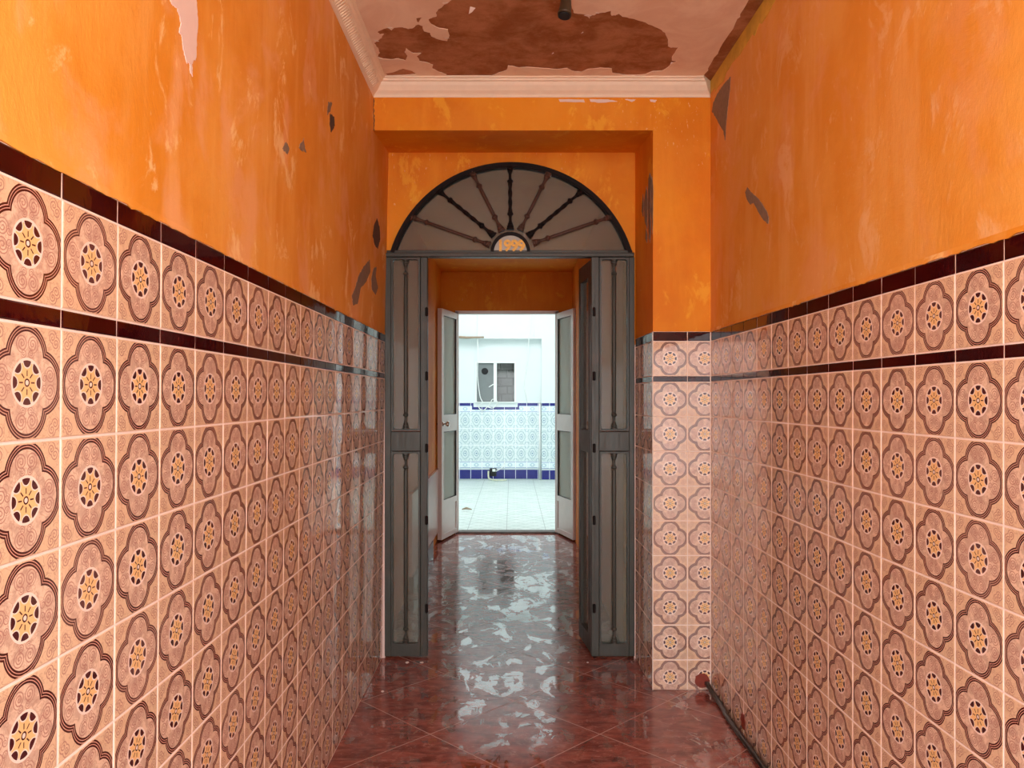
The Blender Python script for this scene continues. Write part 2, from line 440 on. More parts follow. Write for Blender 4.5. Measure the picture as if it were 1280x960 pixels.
# left wall
m = MB(); loop = [(-.85, 0), (XLT(0)-.0045, 0), (XLT(1.571)-.0045, 1.571), (XLP(1.572), 1.572), (XLP(2.75), 2.75), (-.85, 2.75)]
m.prism(loop, lambda x, z: Vector((x, Y_ENTRY, z)), lambda x, z: Vector((x, YD+.15, z)))
wl = tag(m.build('wall_left', ORANGE), 'orange plastered left wall of the passage above a tiled wainscot', 'wall', kind='structure')
us, ur = joints(Y_ENTRY+.01, YD-.002, 1.064)
PL = lambda u, v: Vector((XLT(v), u, v)); NL = (1, 0, -.0084)
vs = [.005+k*T for k in range(10)]
g = MB(); g.prism([(XLT(0)-.0062, .001), (XLT(0)-.0014, .001), (XLT(1.57)-.0014, 1.5705), (XLT(1.57)-.0062, 1.5705)], lambda x, z: Vector((x, Y_ENTRY+.01, z)), lambda x, z: Vector((x, YD, z)))
g.build('grout', GROUT, wl)
m = MB(); tiles(m, PL, NL, us, vs, ur, vs); vv = [1.3826, 1.5326]; tiles(m, PL, NL, us, vv, ur, vv)
m.build('wainscot_tiling', TILE, wl)
m = MB(); tiles(m, PL, NL, us, [1.3553, 1.3826], ur, [1.3553]); m.build('thin_maroon_border', BORDER, wl)
m = MB(); tiles(m, PL, NL, us, [1.5326, 1.5705], ur, [1.5326]); m.build('maroon_border', BORDER, wl)
def edge_strip(fn, a, b, z, name, par):
    low = jag(a, b, .018, lambda: z - abs(random.gauss(0, .0022)) + .0015)
    loop = low + [(b, z+.012), (a, z+.012)]
    m = MB(); m.prism(loop, lambda y, zz: fn(y, zz, -.001), lambda y, zz: fn(y, zz, .0022 if zz < z+.01 else .0002)); m.build(name, ORANGE, par)
edge_strip(lambda y, z, d: Vector((XLP(z)+d+.0005, y, z)), Y_ENTRY+.02, YD-.001, 1.570, 'plaster_edge', wl)
# right wall
m = MB()
def RX(x, z, y): return Vector((x + XR(y), y, z))
loop = [(.22, 0), (.0045, 0), (.0045, 1.549), (.001, 1.550), (-.0, 2.75), (.22, 2.75)]
m.prism(loop, lambda x, z: RX(x, z, Y_ENTRY), lambda x, z: RX(x, z, YP+.6))
wr = tag(m.build('wall_right', ORANGE_SMOOTH), 'orange plastered right wall of the passage above a tiled wainscot', 'wall', kind='structure')
us, ur = joints(Y_ENTRY+.01, YP-.001, 1.546)
PR = lambda u, v: Vector((XR(u), u, v)); NR = Vector((-1, -.0134, 0)).normalized()
g = MB(); g.prism([(.0062, .001), (.0014, .001), (.0014, 1.5485), (.0062, 1.5485)], lambda x, z: RX(x, z, Y_ENTRY+.01), lambda x, z: RX(x, z, YP-.0005)); g.build('grout', GROUT, wr)
vsr = [.001]+[.131+k*T for k in range(9)]; vrr = [-.019]+vsr[1:]
m = MB(); tiles(m, PR, NR, us, vsr, ur, vrr); tiles(m, PR, NR, us, [1.357, 1.507], ur, [1.357]); m.build('wainscot_tiling', TILE, wr)
m = MB(); tiles(m, PR, NR, us, [1.331, 1.357], ur, [1.331]); m.build('thin_maroon_border', BORDER, wr)
m = MB(); tiles(m, PR, NR, us, [1.507, 1.5485], ur, [1.507]); m.build('maroon_border', BORDER, wr)
edge_strip(lambda y, z, d: Vector((XR(y)-d-.0005, y, z)), Y_ENTRY+.02, YP-.001, 1.548, 'plaster_edge', wr)
low = jag(Y_ENTRY+.02, YP-.07, .05, lambda: 2.563+random.uniform(-.012, .012))
m = MB(); m.prism(low+[(YP-.002, 2.575), (YP-.002, ZC-.001), (Y_ENTRY+.02, ZC-.001)], lambda y, z: Vector((XR(y)-.0015, y, z)), lambda y, z: Vector((XR(y)+.002, y, z)))
m.build('yellowed_plaster_strip', YELLOWPL, wr)
# pier on the right before the gate
m = MB(); loop = [(XPS(YP)-.0, YP), (.95, YP), (.95, YD+.15), (XPS(YD+.15), YD+.15)]
def ins(loop, d): return [(loop[0][0]+d, loop[0][1]+d), (loop[1][0], loop[1][1]+d), loop[2], (loop[3][0]+d, loop[3][1])]
lo_ = ins(loop, .0045)
m.prism(lo_, lambda x, y: Vector((x, y, 0)), lambda x, y: Vector((x, y, 1.550)))
l2 = ins(loop, .0012); m.prism(l2, lambda x, y: Vector((x, y, 1.550)), lambda x, y: Vector((x, y, 2.75)))
wp = tag(m.build('wall_pier', ORANGE_DEEP), 'orange square pier with two columns of tiles right of the gate', 'wall', kind='structure')
g = MB(); lg = ins(loop, .0014); g.prism(lg, lambda x, y: Vector((x, y, .001)), lambda x, y: Vector((x, y, 1.5485))); g.build('grout', GROUT, wp)
PF = lambda u, v: Vector((u, YP, v)); NF = (0, -1, 0); uf = [.608, .758, .857]; urf = [.608, .758]
DS = (YD-YP)
PS = lambda u, v: Vector((XPS(u), u, v)); NS = Vector((-1, -.024, 0)).normalized()
usd, urd = joints(YP+.001, YD-.002, YP)
m = MB()
for P_, N_, a, b in ((PF, NF, uf, urf), (PS, NS, usd, urd)):
    tiles(m, P_, N_, a, vsr, b, vrr); tiles(m, P_, N_, a, [1.357, 1.507], b, [1.357])
m.build('wainscot_tiling', TILE, wp)
m = MB()
for P_, N_, a, b in ((PF, NF, uf, urf), (PS, NS, usd, urd)): tiles(m, P_, N_, a, [1.331, 1.357], b, [1.331]); 
m.build('thin_maroon_border', BORDER, wp)
m = MB()
for P_, N_, a, b in ((PF, NF, uf, urf), (PS, NS, usd, urd)): tiles(m, P_, N_, a, [1.507, 1.5485], b, [1.507])
m.build('maroon_border', BORDER, wp)
m = MB(); m.box(.6065, .6095, YP-.0008, YP+.003, 0, 1.549); m.build('corner_grout_line', FLAKE, wp)
# beam across the passage with its sloping soffit
m = MB(); m.prism([(YP, 2.418), (YD+.02, 2.457), (YD+.02, 2.75), (YP, 2.75)], lambda y, z: Vector((-.64, y, z)), lambda y, z: Vector((.612, y, z)))
tr = tag(m.build('trim_1', ORANGE_DEEP), 'orange plaster beam spanning the passage in front of the arched gate', 'beam', kind='structure')
# wall around the arch
ZT = 1.971; XA = -.004; ZA = 1.793; RA = .6133; XO0 = -.618; XO1 = .594
arc = []
a0 = math.asin((ZT-ZA)/RA)
for k in range(49): t = a0+(PI-2*a0)*k/48; arc.append((XA+RA*math.cos(t), ZA+RA*math.sin(t)))
loop = [(-.80, 0), (XO0, 0), (XO0, ZT)] + arc[::-1] + [(XO1, ZT), (XO1, 0), (.80, 0), (.80, 2.75), (-.80, 2.75)]
m = MB(); m.prism(loop, lambda x, z: Vector((x, YD+.004, z)), lambda x, z: Vector((x, YD+.15, z)))
wa = tag(m.build('wall_front', ORANGE_DEEP), 'deep orange wall pierced by the arch above the gate', 'wall', kind='structure')
m = MB()
for xa, xb in ((-.632, -.6165), (.5925, .5995)):
    pts = jag(0.0, 1.52, .03, lambda: random.uniform(-.0015, .0015))
    m.prism([(xa, z) for z, _ in pts]+[(xb+j, z) for z, j in reversed(pts)], lambda x, z: Vector((x, YD-.003, z)), lambda x, z: Vector((x, YD+.006, z)))
m.build('caulk_line', PINKPL, wa)

# floor
m = MB(); m.box(-.86, 1.1, Y_ENTRY-.15, 7.30, -.12, 0)
fl = tag(m.build('floor', FLOOR), 'glossy red marble floor tiles laid diagonally with dried smears', 'floor', kind='structure')
# ceiling: brown render with a thin peeling coat of paint
m = MB(); m.box(-.85, 1.1, Y_ENTRY, YP+.2, ZC, ZC+.12)
ce = tag(m.build('ceiling', RAW), 'passage ceiling with pinkish paint peeling off brown render', 'ceiling', kind='structure')
HC = ZC-EYE
def cp(px, py): Y = HC*F/(HZ-py); return ((px-640)*Y/F, Y)
R1 = [(795,20),(770,32),(760,45),(735,58),(720,80),(725,105),(700,112),(670,125),(690,160),(740,185),(800,195),(810,235),(795,270),(740,260),(690,240),(680,215),(640,205),(630,170),(600,160),(565,185),(535,190),(495,178),(440,182),(425,200),(400,180),(370,190),(330,210),(345,228),(372,225),(360,245),(340,262),(305,285),(335,320),(345,350),(330,378),(370,390),(420,395),(470,388),(515,402),(530,370),(510,345),(520,320),(560,350),(590,352),(620,352),(590,372),(610,405),(660,415),(700,430),(695,455),(740,478),(790,495),(785,505),(850,510),(920,520),(925,535),(950,542),(1000,535),(1060,515),(1120,490),(1190,465),(1200,435),(1240,440),(1275,450)]
R2 = [(30,450),(100,445),(200,452),(300,460),(370,452),(400,470),(460,478),(510,458),(590,450),(665,455),(670,485),(740,495),(830,498),(890,493),(940,472),(1000,470),(1040,445),(1065,418),(1100,408),(1065,400),(1070,370),(1110,312),(1060,315),(1040,305),(1040,260),(1020,215),(985,190),(930,165),(870,140),(810,122),(735,108),(712,88),(690,100),(662,100),(660,68),(620,80),(565,85),(550,98),(520,98),(515,120),(490,95),(440,88),(410,80),(398,40),(390,0)]
hole = [cp(410+x/5.333, y/5.333) for x, y in R1]+[cp(640+x/5.333, y/5.333) for x, y in R2]+[cp(*p) for p in ((722,-18),(715,-45),(690,-70),(650,-58),(610,-72),(585,-50),(590,-30),(572,-15),(568,-4))]
def rough(loop, amp, n=3):
    out = []
    for i, p in enumerate(loop):
        q = loop[(i+1) % len(loop)]
        for k in range(n):
            t = k/n; out.append((p[0]+(q[0]-p[0])*t+(random.uniform(-amp, amp) if k else 0), p[1]+(q[1]-p[1])*t+(random.uniform(-amp, amp) if k else 0)))
    return out
hole = rough(hole, .0022)
hole2 = rough([cp(410+x/5.333, y/5.333) for x, y in ((380,490),(430,480),(500,455),(560,470),(590,488),(540,496),(400,503))], .0015)
hole3 = rough([cp(*p) for p in ((414,2),(420,14),(428,13),(436,-2),(452,-30),(440,-50),(418,-40),(412,-20))], .002)
hole4 = rough([cp(410+x/5.333, y/5.333) for x, y in ((590,118),(625,112),(612,130),(600,150),(592,140))], .001)
right = jag(Y_ENTRY+.0, YP-.004, .03, lambda: .815+random.uniform(-.006, .005))
outer = [(-.615, Y_ENTRY)] + [(x, y) for y, x in right] + [(-.615, YP-.004)]
m = MB(); m.sheet([outer, hole, hole2, hole3, hole4], lambda x, y: Vector((x, y, ZC-.0022)), lambda x, y: Vector((x, y, ZC)))
m.build('paint_coat', PAINT, ce)
def flake(px, py, s, ang, curl=.35):
    x, y = cp(px, py); m = MB(); ca, sa = math.cos(ang), math.sin(ang)
    P = lambda a, b, h: Vector((x+ca*a-sa*b, y+sa*a+ca*b, ZC-.0025-h))
    W = [(-s*.35, 0), (s*.35, 0), (s*.22, s*.7), (-s*.05, s)]
    hh = [0, 0, s*curl*.6, s*curl]
    m.face([P(a, b, h) for (a, b), h in zip(W, hh)]); m.face([P(a, b, h+.0012) for (a, b), h in zip(W, hh)][::-1])
    for k in range(4):
        l = (k+1) % 4; m.face([P(*W[k], hh[k]), P(*W[l], hh[l]), P(*W[l], hh[l]+.0012), P(*W[k], hh[k]+.0012)])
    m.build('curled_paint_flake', FLAKE, ce)
for a in ((469,50,.02,-2.2),(489,34,.022,2.6),(559,47,.025,2.9),(558,3,.02,2.4),(591,8,.03,.5),(521,28,.012,3),(733,19,.03,-2.6),(745,15,.012,-2),(483,30,.012,3),(840,77,.012,.4),(692,65,.008,1),(729,39,.008,1)): flake(*a)
# cornices
prof = [(0, 0), (.004, 0), (.006, .006), (.010, .012), (.022, .022), (.036, .040), (.042, .052), (.050, .056), (.052, .062), (.060, .064), (.060, .0715), (0, .0715)]
ZB = 2.5595
m = MB(); m.prism(prof, lambda d, h: Vector((-.60, YP-d, ZB+h)), lambda d, h: Vector((.8575-.0*d-.03*0, YP-d, ZB+h)) if True else None)
tb = tag(m.build('trim_2', CORN), 'pale moulded cornice at the top of the beam', 'cornice', kind='structure')
for o in (tb,):
    for v in o.data.vertices:
        if v.co.x > .8: v.co.x = .858 - (YP-v.co.y)*.72
m = MB(); m.prism(prof, lambda d, h: Vector((XLP(ZB+h)-.002+d, Y_ENTRY, ZB+h)), lambda d, h: Vector((XLP(ZB+h)-.002+d, YP-.001, ZB+h)))
tl = tag(m.build('trim_3', CORN), 'pale moulded cornice with slanting ribs along the left wall', 'cornice', kind='structure')
m = MB(); y = .9
while y < YP-.08:
    a = Vector((XLP(ZB)+.012, y, ZB+.0115)); b = Vector((XLP(ZB)+.037, y+.016, ZB+.039))
    m.tube([a, (a+b)/2+Vector((-.001, 0, .001)), b], [.0016, .0024, .0016], 6); y += .017
m.build('cornice_ribs', CORN, tl)

# worn patches on the plaster (thin scabs of bare plaster)
def onL(px, py):
    X = -.61
    for _ in range(4): Y = X*F/(px-640); z = EYE-(py-HZ)*Y/F; X = XLP(z)
    return (Y, z)
def onR(px, py): k = (px-640)/F; Y = .903/(k+.0134); return (Y, EYE-(py-HZ)*Y/F)
def onS(px, py): k = (px-640)/F; Y = (.608+.024*YP)/(k+.024); return (Y, EYE-(py-HZ)*Y/F)
def patch(par, pts, ox, oy, sc_, on, fn, mat, name='bare_plaster_patch', amp=.003):
    L = rough([on(ox+x/sc_, oy+y/sc_) for x, y in pts], amp, 7)
    m = MB(); m.sheet([L], lambda y, z: fn(y, z, -.001), lambda y, z: fn(y, z, .0012)); m.build(name, mat, par)
fL = lambda y, z, d: Vector((XLP(z)+d, y, z)); fR = lambda y, z, d: Vector((XR(y)-d, y, z)); fS = lambda y, z, d: Vector((XPS(y)-d-.0, y, z))
patch(wl, [(120,0),(150,70),(195,90),(230,180),(245,290),(225,390),(260,440),(275,600),(300,700),(320,760),(350,740),(358,870),(385,920),(378,770),(430,690),(440,400),(450,250),(430,0),(425,-300),(90,-300)], 200, 0, 9.6, onL, fL, PINKPL, 'pale_filler_patch', .002)
patch(wl, [(378,175),(395,230),(400,310),(385,380),(365,355),(350,290),(360,220)], 400, 240, 5.33, onL, fL, DARKPL)
patch(wl, [(330,450),(335,530),(305,600),(270,640),(250,740),(220,755),(212,690),(240,620),(255,560),(295,490)], 400, 240, 5.33, onL, fL, GREYPL)
patch(wl, [(375,500),(370,560),(385,640),(370,685),(345,650),(340,580),(355,510)], 400, 240, 5.33, onL, fL, GREYPL)
patch(wl, [(660,415),(700,450),(705,540),(670,605),(655,520)], 330, 90, 8, onL, fL, DARKPL)
patch(wl, [(640,300),(680,310),(655,400),(630,430)], 330, 90, 8, onL, fL, GREYPL)
patch(wl, [(185,760),(220,700),(250,760),(235,825),(200,790)], 330, 90, 8, onL, fL, GREYPL)
patch(wl, [(345,760),(395,660),(405,760),(420,800),(380,790)], 330, 90, 8, onL, fL, GREYPL)
patch(wr, [(285,510),(280,600),(265,720),(255,830),(248,935),(235,870),(190,790),(160,740),(170,680),(200,620),(240,560)], 860, 0, 5.33, onR, fR, GREYPL)
patch(wr, [(425,325),(460,380),(520,430),(600,520),(660,620),(680,690),(675,765),(620,720),(570,640),(500,510),(460,535),(420,470),(400,390)], 890, 200, 9.6, onR, fR, GREYPL, amp=.0015)
for sl in ([(104,275),(110,300),(108,420),(100,540),(96,400),(98,300)], [(112,290),(117,340),(115,520),(110,440)], [(90,330),(95,380),(93,500),(84,470),(80,400)], [(76,360),(79,400),(77,450),(71,430)], [(104,430),(108,500),(104,555),(100,500)], [(88,500),(93,520),(92,556),(86,540)]):
    patch(wp, sl, 780, 130, 3.2, onS, fS, GREYPL, amp=.003)

for q in ([(698,124),(730,124.5),(731,128),(700,127.5)], [(737,124),(760,124.3),(772,127),(748,128.5),(738,127)], [(781,124),(795,124.5),(790,127.5)], [(812,124.5),(821,125),(819,128),(813,127)]):
    pts = rough([tuple(at(x, y, YP).xz) for x, y in q], .0012, 5)
    m = MB(); m.sheet([pts], lambda x, z: Vector((x, YP-.0012, z)), lambda x, z: Vector((x, YP+.001, z))); m.build('pale_chipped_patch', PINKPL, tr)
cr_ = jag(2.418, 2.556, .01, lambda: random.uniform(-.0015, .0015))
m = MB(); m.prism([(XLP(2.5)+.0005+j, z) for z, j in cr_]+[(XLP(2.5)+.0045+j*2, z) for z, j in reversed(cr_)], lambda x, z: Vector((x, YP-.0008, z)), lambda x, z: Vector((x, YP+.002, z))); m.build('dark_crack', DARKPL, tr)

# ---------------------------------------------------------------- the arched iron gate
S = YD/F
gx = lambda px: (px-640)*S; gz = lambda py: EYE-(py-HZ)*S
door = empty('door_1', (XA, YD, 0)); tag(door, 'grey steel gate with frosted side panels under an arched fanlight dated 1999', 'gate', kind='structure')
def L(o):                                   # parts are modelled in world space; shift into the gate's space
    for v in o.data.vertices: v.co -= door.location
    return o
def ring(mb, x, z, r0, r1, a0, a1, y0, y1, n=48):
    for k in range(n):
        t0, t1 = a0+(a1-a0)*k/n, a0+(a1-a0)*(k+1)/n
        q = lambda r, t, y: Vector((x+r*math.cos(t), y, z+r*math.sin(t)))
        mb.face([q(r0,t0,y0),q(r0,t1,y0),q(r1,t1,y0),q(r1,t0,y0)]); mb.face([q(r0,t0,y1),q(r0,t1,y1),q(r1,t1,y1),q(r1,t0,y1)])
        mb.face([q(r0,t0,y0),q(r0,t1,y0),q(r0,t1,y1),q(r0,t0,y1)]); mb.face([q(r1,t0,y0),q(r1,t1,y0),q(r1,t1,y1),q(r1,t0,y1)])
m = MB(); ring(m, XA, ZA, RA-.020, RA-.001, a0-.0, PI-a0+.0, YD-.012, YD+.035); ring(m, XA, ZA, RA-.027, RA-.020, a0+.02, PI-a0-.02, YD-.004, YD+.03)
L(m.build('arch_frame', IRON, door))
m = MB(); m.bevbox(XO0+.002, XO1-.002, YD-.014, YD+.04, gz(321.5), gz(316.5), .003); m.bevbox(XO0+.01, XO1-.01, YD-.006, YD+.03, gz(316.5), gz(313), .002)
L(m.build('transom', STEEL, door))
m = MB(); seg = [(XA+(RA-.015)*math.cos(a0+(PI-2*a0)*k/40), ZA+(RA-.015)*math.sin(a0+(PI-2*a0)*k/40)) for k in range(41)]
m.prism(seg, lambda x, z: Vector((x, YD+.022, z)), lambda x, z: Vector((x, YD+.027, z)))
L(m.build('fanlight_glass', FROST, door))
def baluster(P0, P1, twisted=False, s=1.0, rod=.0095):
    P0 = Vector(P0); P1 = Vector(P1); d = P1-P0; Ln = d.length; q = d.to_track_quat('Z', 'Y'); M = Matrix.Translation(P0) @ q.to_matrix().to_4x4()
    e = [(.0185,0),(.0185,.008),(.014,.010),(.0165,.014),(.0165,.020),(.012,.024),(.013,.030),(.0075,.040),(.0065,.062),(.0085,.068),(.0145,.073),(.0155,.079),(.0100,.086),(.0068,.090)]
    e = [(r*s, z*s) for r, z in e]; m = MB()
    m.lathe(e, M, 14); m.lathe([(r, Ln-z) for r, z in e][::-1], M, 14)
    z0, z1 = .088*s, Ln-.088*s
    if twisted:
        n = 60; h = .0085; R = []
        for i in range(n+1):
            t = i/n; z = z0+(z1-z0)*t; a = t*(z1-z0)/.05*PI/2*1.1
            R.append([M @ Vector((h*1.2*math.cos(a+PI/2*k), h*1.2*math.sin(a+PI/2*k), z)) for k in range(4)])
        for i in range(n):
            for k in range(4): m.face([R[i][k], R[i][(k+1)%4], R[i+1][(k+1)%4], R[i+1][k]])
    else: m.lathe([(rod*.7, z0-.002), (rod, z0+.008), (rod, z1-.008), (rod*.7, z1+.002)], M, 14, True)
    return m
HX, HZ2 = gx(638), ZT+.004
ends = [((612.5,306),(514,271)),((617.5,294.5),(547,237)),((627.5,289),(590,214.5)),((638,287),(637.5,206.5)),((650,288),(686,216)),((660,295),(728,238)),((666,304),(764,270.5))]
for i, (a, b) in enumerate(ends):
    yy = YD+.006; A = Vector((gx(a[0]), yy, gz(a[1]))); B = Vector((gx(b[0]), yy, gz(b[1])))
    tw = i in (1, 3, 5)
    L(baluster(A, B, tw, 1.0, .0085).build('fan_spoke', IRON if tw else RUST, door))['label'] = 'twisted dark iron spoke' if tw else 'plain round brown spoke'
m = MB(); ring(m, HX, ZT, .080, .096, 0, PI, YD-.012, YD+.02, 24); L(m.build('hub_rim', IRON, door))
m = MB(); m.prism([(HX+.081*math.cos(PI*k/24), ZT+.081*math.sin(PI*k/24)) for k in range(25)], lambda x, z: Vector((x, YD-.002, z)), lambda x, z: Vector((x, YD+.010, z)))
pl = L(m.build('number_plate', PLATE, door)); 
tc = bpy.data.curves.new('date_number', 'FONT'); tc.body = '1999'; tc.size = .072; tc.extrude = .003; tc.offset = .0030; tc.align_x = 'CENTER'; tc.space_character = .95
to = bpy.data.objects.new('tmp', tc); C.objects.link(to); bpy.context.view_layer.update()
me = bpy.data.meshes.new_from_object(to.evaluated_get(bpy.context.evaluated_depsgraph_get())); bpy.data.objects.remove(to)
me.transform(Matrix.Translation(Vector((HX+.003, YD-.006, ZT+.006))-door.location) @ Matrix.Rotation(PI/2, 4, 'X')); me.materials.clear(); me.materials.append(GOLD)
no = bpy.data.objects.new('date_number', me); C.objects.link(no); no.parent = pl; no['label'] = 'gold numerals 1999'
# side panels
def rrect(x0, x1, z0, z1, r, n=5):
    out = []
    for cx, cz, a in ((x1-r, z1-r, 0), (x0+r, z1-r, PI/2), (x0+r, z0+r, PI), (x1-r, z0+r, 1.5*PI)):
        for k in range(n+1): t = a+PI/2*k/n; out.append((cx+r*math.cos(t), cz+r*math.sin(t)))
    return out
def frame_rect(mb, x0, x1, z0, z1, w, y0, y1, r=.012):
    o = [(x1, z1), (x0, z1), (x0, z0), (x1, z0)]; i = rrect(x0+w, x1-w, z0+w, z1-w, r)
    mb.sheet([o, i], lambda x, z: Vector((x, y0, z)), lambda x, z: Vector((x, y1, z)))
def side_panel(x0, gx0, gx1, x1, name):
    e = MB(); X0, G0, G1, X1 = gx(x0), gx(gx0), gx(gx1), gx(x1)
    ztop = gz(321.5); yb = YD+.035; yf = YD-.006
    e.bevbox(X0, G0-.004, yf, yb, .008, ztop, .003); e.bevbox(G1+.004, X1, yf, yb, .008, ztop, .003)
    e.bevbox(G0-.006, G1+.006, yf+.001, yb, .008, gz(805), .003)
    e.bevbox(G0-.006, G1+.006, yf+.001, yb, gz(564), gz(539.5), .003)
    fr = L(e.build(name, STEEL, door))
    for zt, zb in ((gz(322.5), gz(538.5)), (gz(564.5), gz(806))):
        b = MB(); frame_rect(b, G0-.003, G1+.003, zb, zt, .008, YD-.011, YD+.02); L(b.build('glazing_bead', STEEL, fr))
        b = MB(); b.box(G0-.003, G1+.003, YD+.014, YD+.018, zb+.002, zt-.002); L(b.build('frosted_pane', FROST, fr))
        xc = (G0+G1)/2
        b = baluster((xc, YD+.000, zb+.009), (xc, YD+.000, zt-.009), False, .88); L(b.build('baluster', STEEL, fr))
    # raised edge line and hinge beads on the inner stile
    return fr
side_panel(481, 490, 524.5, 534.5, 'left_side_panel'.replace('left_', 'fixed_')); 
side_panel(739, 750, 785, 793.2, 'fixed_side_panel')
m = MB()
for px in (529.5, 744):
    m.box(gx(px)-.002, gx(px)+.002, YD-.010, YD-.004, .02, gz(323))
L(m.build('stile_ridge', STEEL, door))
m = MB()
for py in (390, 470, 560, 650, 760):
    for px in (533.5, 742.5):
        m.lathe([(.004, -.022), (.0075, -.018), (.0075, .018), (.004, .022)], Matrix.Translation((gx(px), YD-.009, gz(py))), 10)
L(m.build('hinge', IRON, door))
# opened leaf, seen edge on, swung into the hall
lf = MB(); h = Vector((.385, 3.812, 0)); e_ = Vector((.353, 4.09, 0)); dd = (e_-h).normalized(); nn = Vector((-dd.y, dd.x, 0))*-1
def LB(mb, a, b, n0, n1, z0, z1):
    P = [h+dd*s_+nn*t_+Vector((0,0,z)) for s_ in (a, b) for t_ in (n0, n1) for z in (z0, z1)]
    for q in ((0,1,3,2),(4,6,7,5),(0,4,5,1),(2,3,7,6),(0,2,6,4),(1,5,7,3)): mb.face([P[k] for k in q])
LB(lf, 0, .05, 0, .035, .012, 1.94); LB(lf, .235, .282, 0, .035, .012, 1.94)
for z0, z1 in ((.012, .09), (.99, 1.10), (1.86, 1.94)): LB(lf, .05, .235, 0, .035, z0, z1)
leaf = L(lf.build('open_leaf', STEEL, door)); leaf['label'] = 'narrow steel leaf swung open into the hall'
b = MB(); LB(b, .05, .235, .015, .02, .09, .99); LB(b, .05, .235, .015, .02, 1.10, 1.86); L(b.build('frosted_pane', FROST, leaf))

# ---------------------------------------------------------------- inner hall
XHL, XHR, YI, ZH = -.665, .56, 7.25, 2.44
m = MB(); m.box(XHL-.2, XHL, YD+.14, YI+.1, 0, 2.75)
wh = tag(m.build('wall_hall_left', ORANGE_DEEP), 'orange left wall of the inner hall behind the gate', 'wall', kind='structure')
m = MB(); m.box(XHL-.001, XHL+.022, 5.0, 7.18, .10, .64); m.build('pink_dado', DADO, wh)
m = MB(); m.box(XHL-.001, XHL+.03, 5.0, 6.28, 0, .11); m.build('dark_skirting', DARKRED, wh)
m = MB(); m.box(XHR, XHR+.4, YD+.14, YI+.1, 0, 2.75)
tag(m.build('wall_hall_right', ORANGE_DEEP), 'orange right wall of the inner hall', 'wall', kind='structure')
m = MB(); m.box(-.86, 1.0, YD+.14, YI+.1, ZH, ZH+.12)
tag(m.build('ceiling_hall', ORANGE_DEEP), 'low orange ceiling of the inner hall', 'ceiling', kind='structure')
DX0, DX1, DZ = -.525, .43, 2.075
m = MB(); m.prism([(-2.6, 0), (DX0, 0), (DX0, DZ), (DX1, DZ), (DX1, 0), (3.0, 0), (3.0, 3.6), (-2.6, 3.6)], lambda x, z: Vector((x, YI+.0, z)), lambda x, z: Vector((x, YI+.12, z)))
o = tag(m.build('wall_courtyard_side', ORANGE_DEEP), 'orange end wall of the hall with the courtyard doorway', 'wall', kind='structure')
m = MB(); m.prism([(-2.6, 0), (DX0, 0), (DX0, DZ), (DX1, DZ), (DX1, 0), (3.0, 0), (3.0, 3.6), (-2.6, 3.6)], lambda x, z: Vector((x, YI+.12, z)), lambda x, z: Vector((x, YI+.14, z)))
m.build('white_outer_render', WHITEW, o)
# aluminium double door
d2 = empty('door_2', ((DX0+DX1)/2, YI, 0)); tag(d2, 'pale aluminium double door opened inwards to the courtyard', 'door', kind='structure')
def L2(o):
    for v in o.data.vertices: v.co -= d2.location
    return o
m = MB(); yf = YI-.02
m.bevbox(DX0-.005, DX0+.025, yf, YI+.05, 0, DZ, .003); m.bevbox(DX1-.025, DX1+.005, yf, YI+.05, 0, DZ, .003); m.bevbox(DX0-.005, DX1+.005, yf, YI+.05, DZ-.028, DZ+.003, .003)
L2(m.build('door_frame', ALU, d2))
m = MB(); m.bevbox(DX0, DX1, YI-.02, YI+.10, -.005, .016, .004); L2(m.build('threshold', CONC, d2))
def leaf2(hx, nx, side, label):
    h = Vector((hx, YI-.01, 0)); e_ = Vector((nx, 6.80, 0)); d = (e_-h).normalized(); n = Vector((-d.y, d.x, 0))
    if n.x*side < 0: n = -n                     # n points to the wall side; face towards the opening is t=0
    W = (e_-h).length; Z0, Z1 = .018, 2.05
    def B(mb, a, b, t0, t1, z0, z1):
        P = [h+d*s_+n*t_+Vector((0,0,z)) for s_ in (a, b) for t_ in (t0, t1) for z in (z0, z1)]
        for q in ((0,1,3,2),(4,6,7,5),(0,4,5,1),(2,3,7,6),(0,2,6,4),(1,5,7,3)): mb.face([P[k] for k in q])
    m = MB()
    B(m, 0, .045, 0, .04, Z0, Z1); B(m, W-.055, W, 0, .04, Z0, Z1)
    for z0, z1 in ((Z0, .06), (.31, .36), (.965, 1.115), (1.995, Z1)): B(m, .045, W-.055, 0, .04, z0, z1)
    lf = L2(m.build('door_leaf', ALU, d2)); lf['label'] = label
    m = MB(); B(m, .045, W-.055, .008, .03, .06, .31); L2(m.build('kick_panel', ALU, lf))
    m = MB(); B(m, .045, W-.055, .016, .022, .36, .965); B(m, .045, W-.055, .016, .022, 1.115, 1.995); L2(m.build('opal_glass', OPAL, lf))
    m = MB()
    for z0, z1 in ((.36, .965), (1.115, 1.995)):
        B(m, .045, .055, .002, .012, z0, z1)
        B(m, .055, W-.055, .006, .014, z1-.006, z1)
        B(m, .045, W-.055, .006, .014, z0, z0+.004)
    L2(m.build('rubber_seal', ALU_DARK, lf))
    return lf, h+d*(W-.03), -n
lfL, kp, kn = leaf2(DX0+.022, -.615, -1, 'left leaf with round knob')
for sgn in (1, -1):
    m = MB(); M = Matrix.Translation(kp + (Vector((0,0,1.035)) if sgn > 0 else -kn*.04+Vector((0,0,1.035)))) @ (kn*sgn).to_track_quat('Z', 'Y').to_matrix().to_4x4()
    m.lathe([(.020,0),(.020,.004),(.008,.008),(.008,.025),(.020,.032),(.026,.045),(.022,.058),(.010,.062)], M, 18, True)
    L2(m.build('door_knob', CHROME, lfL))
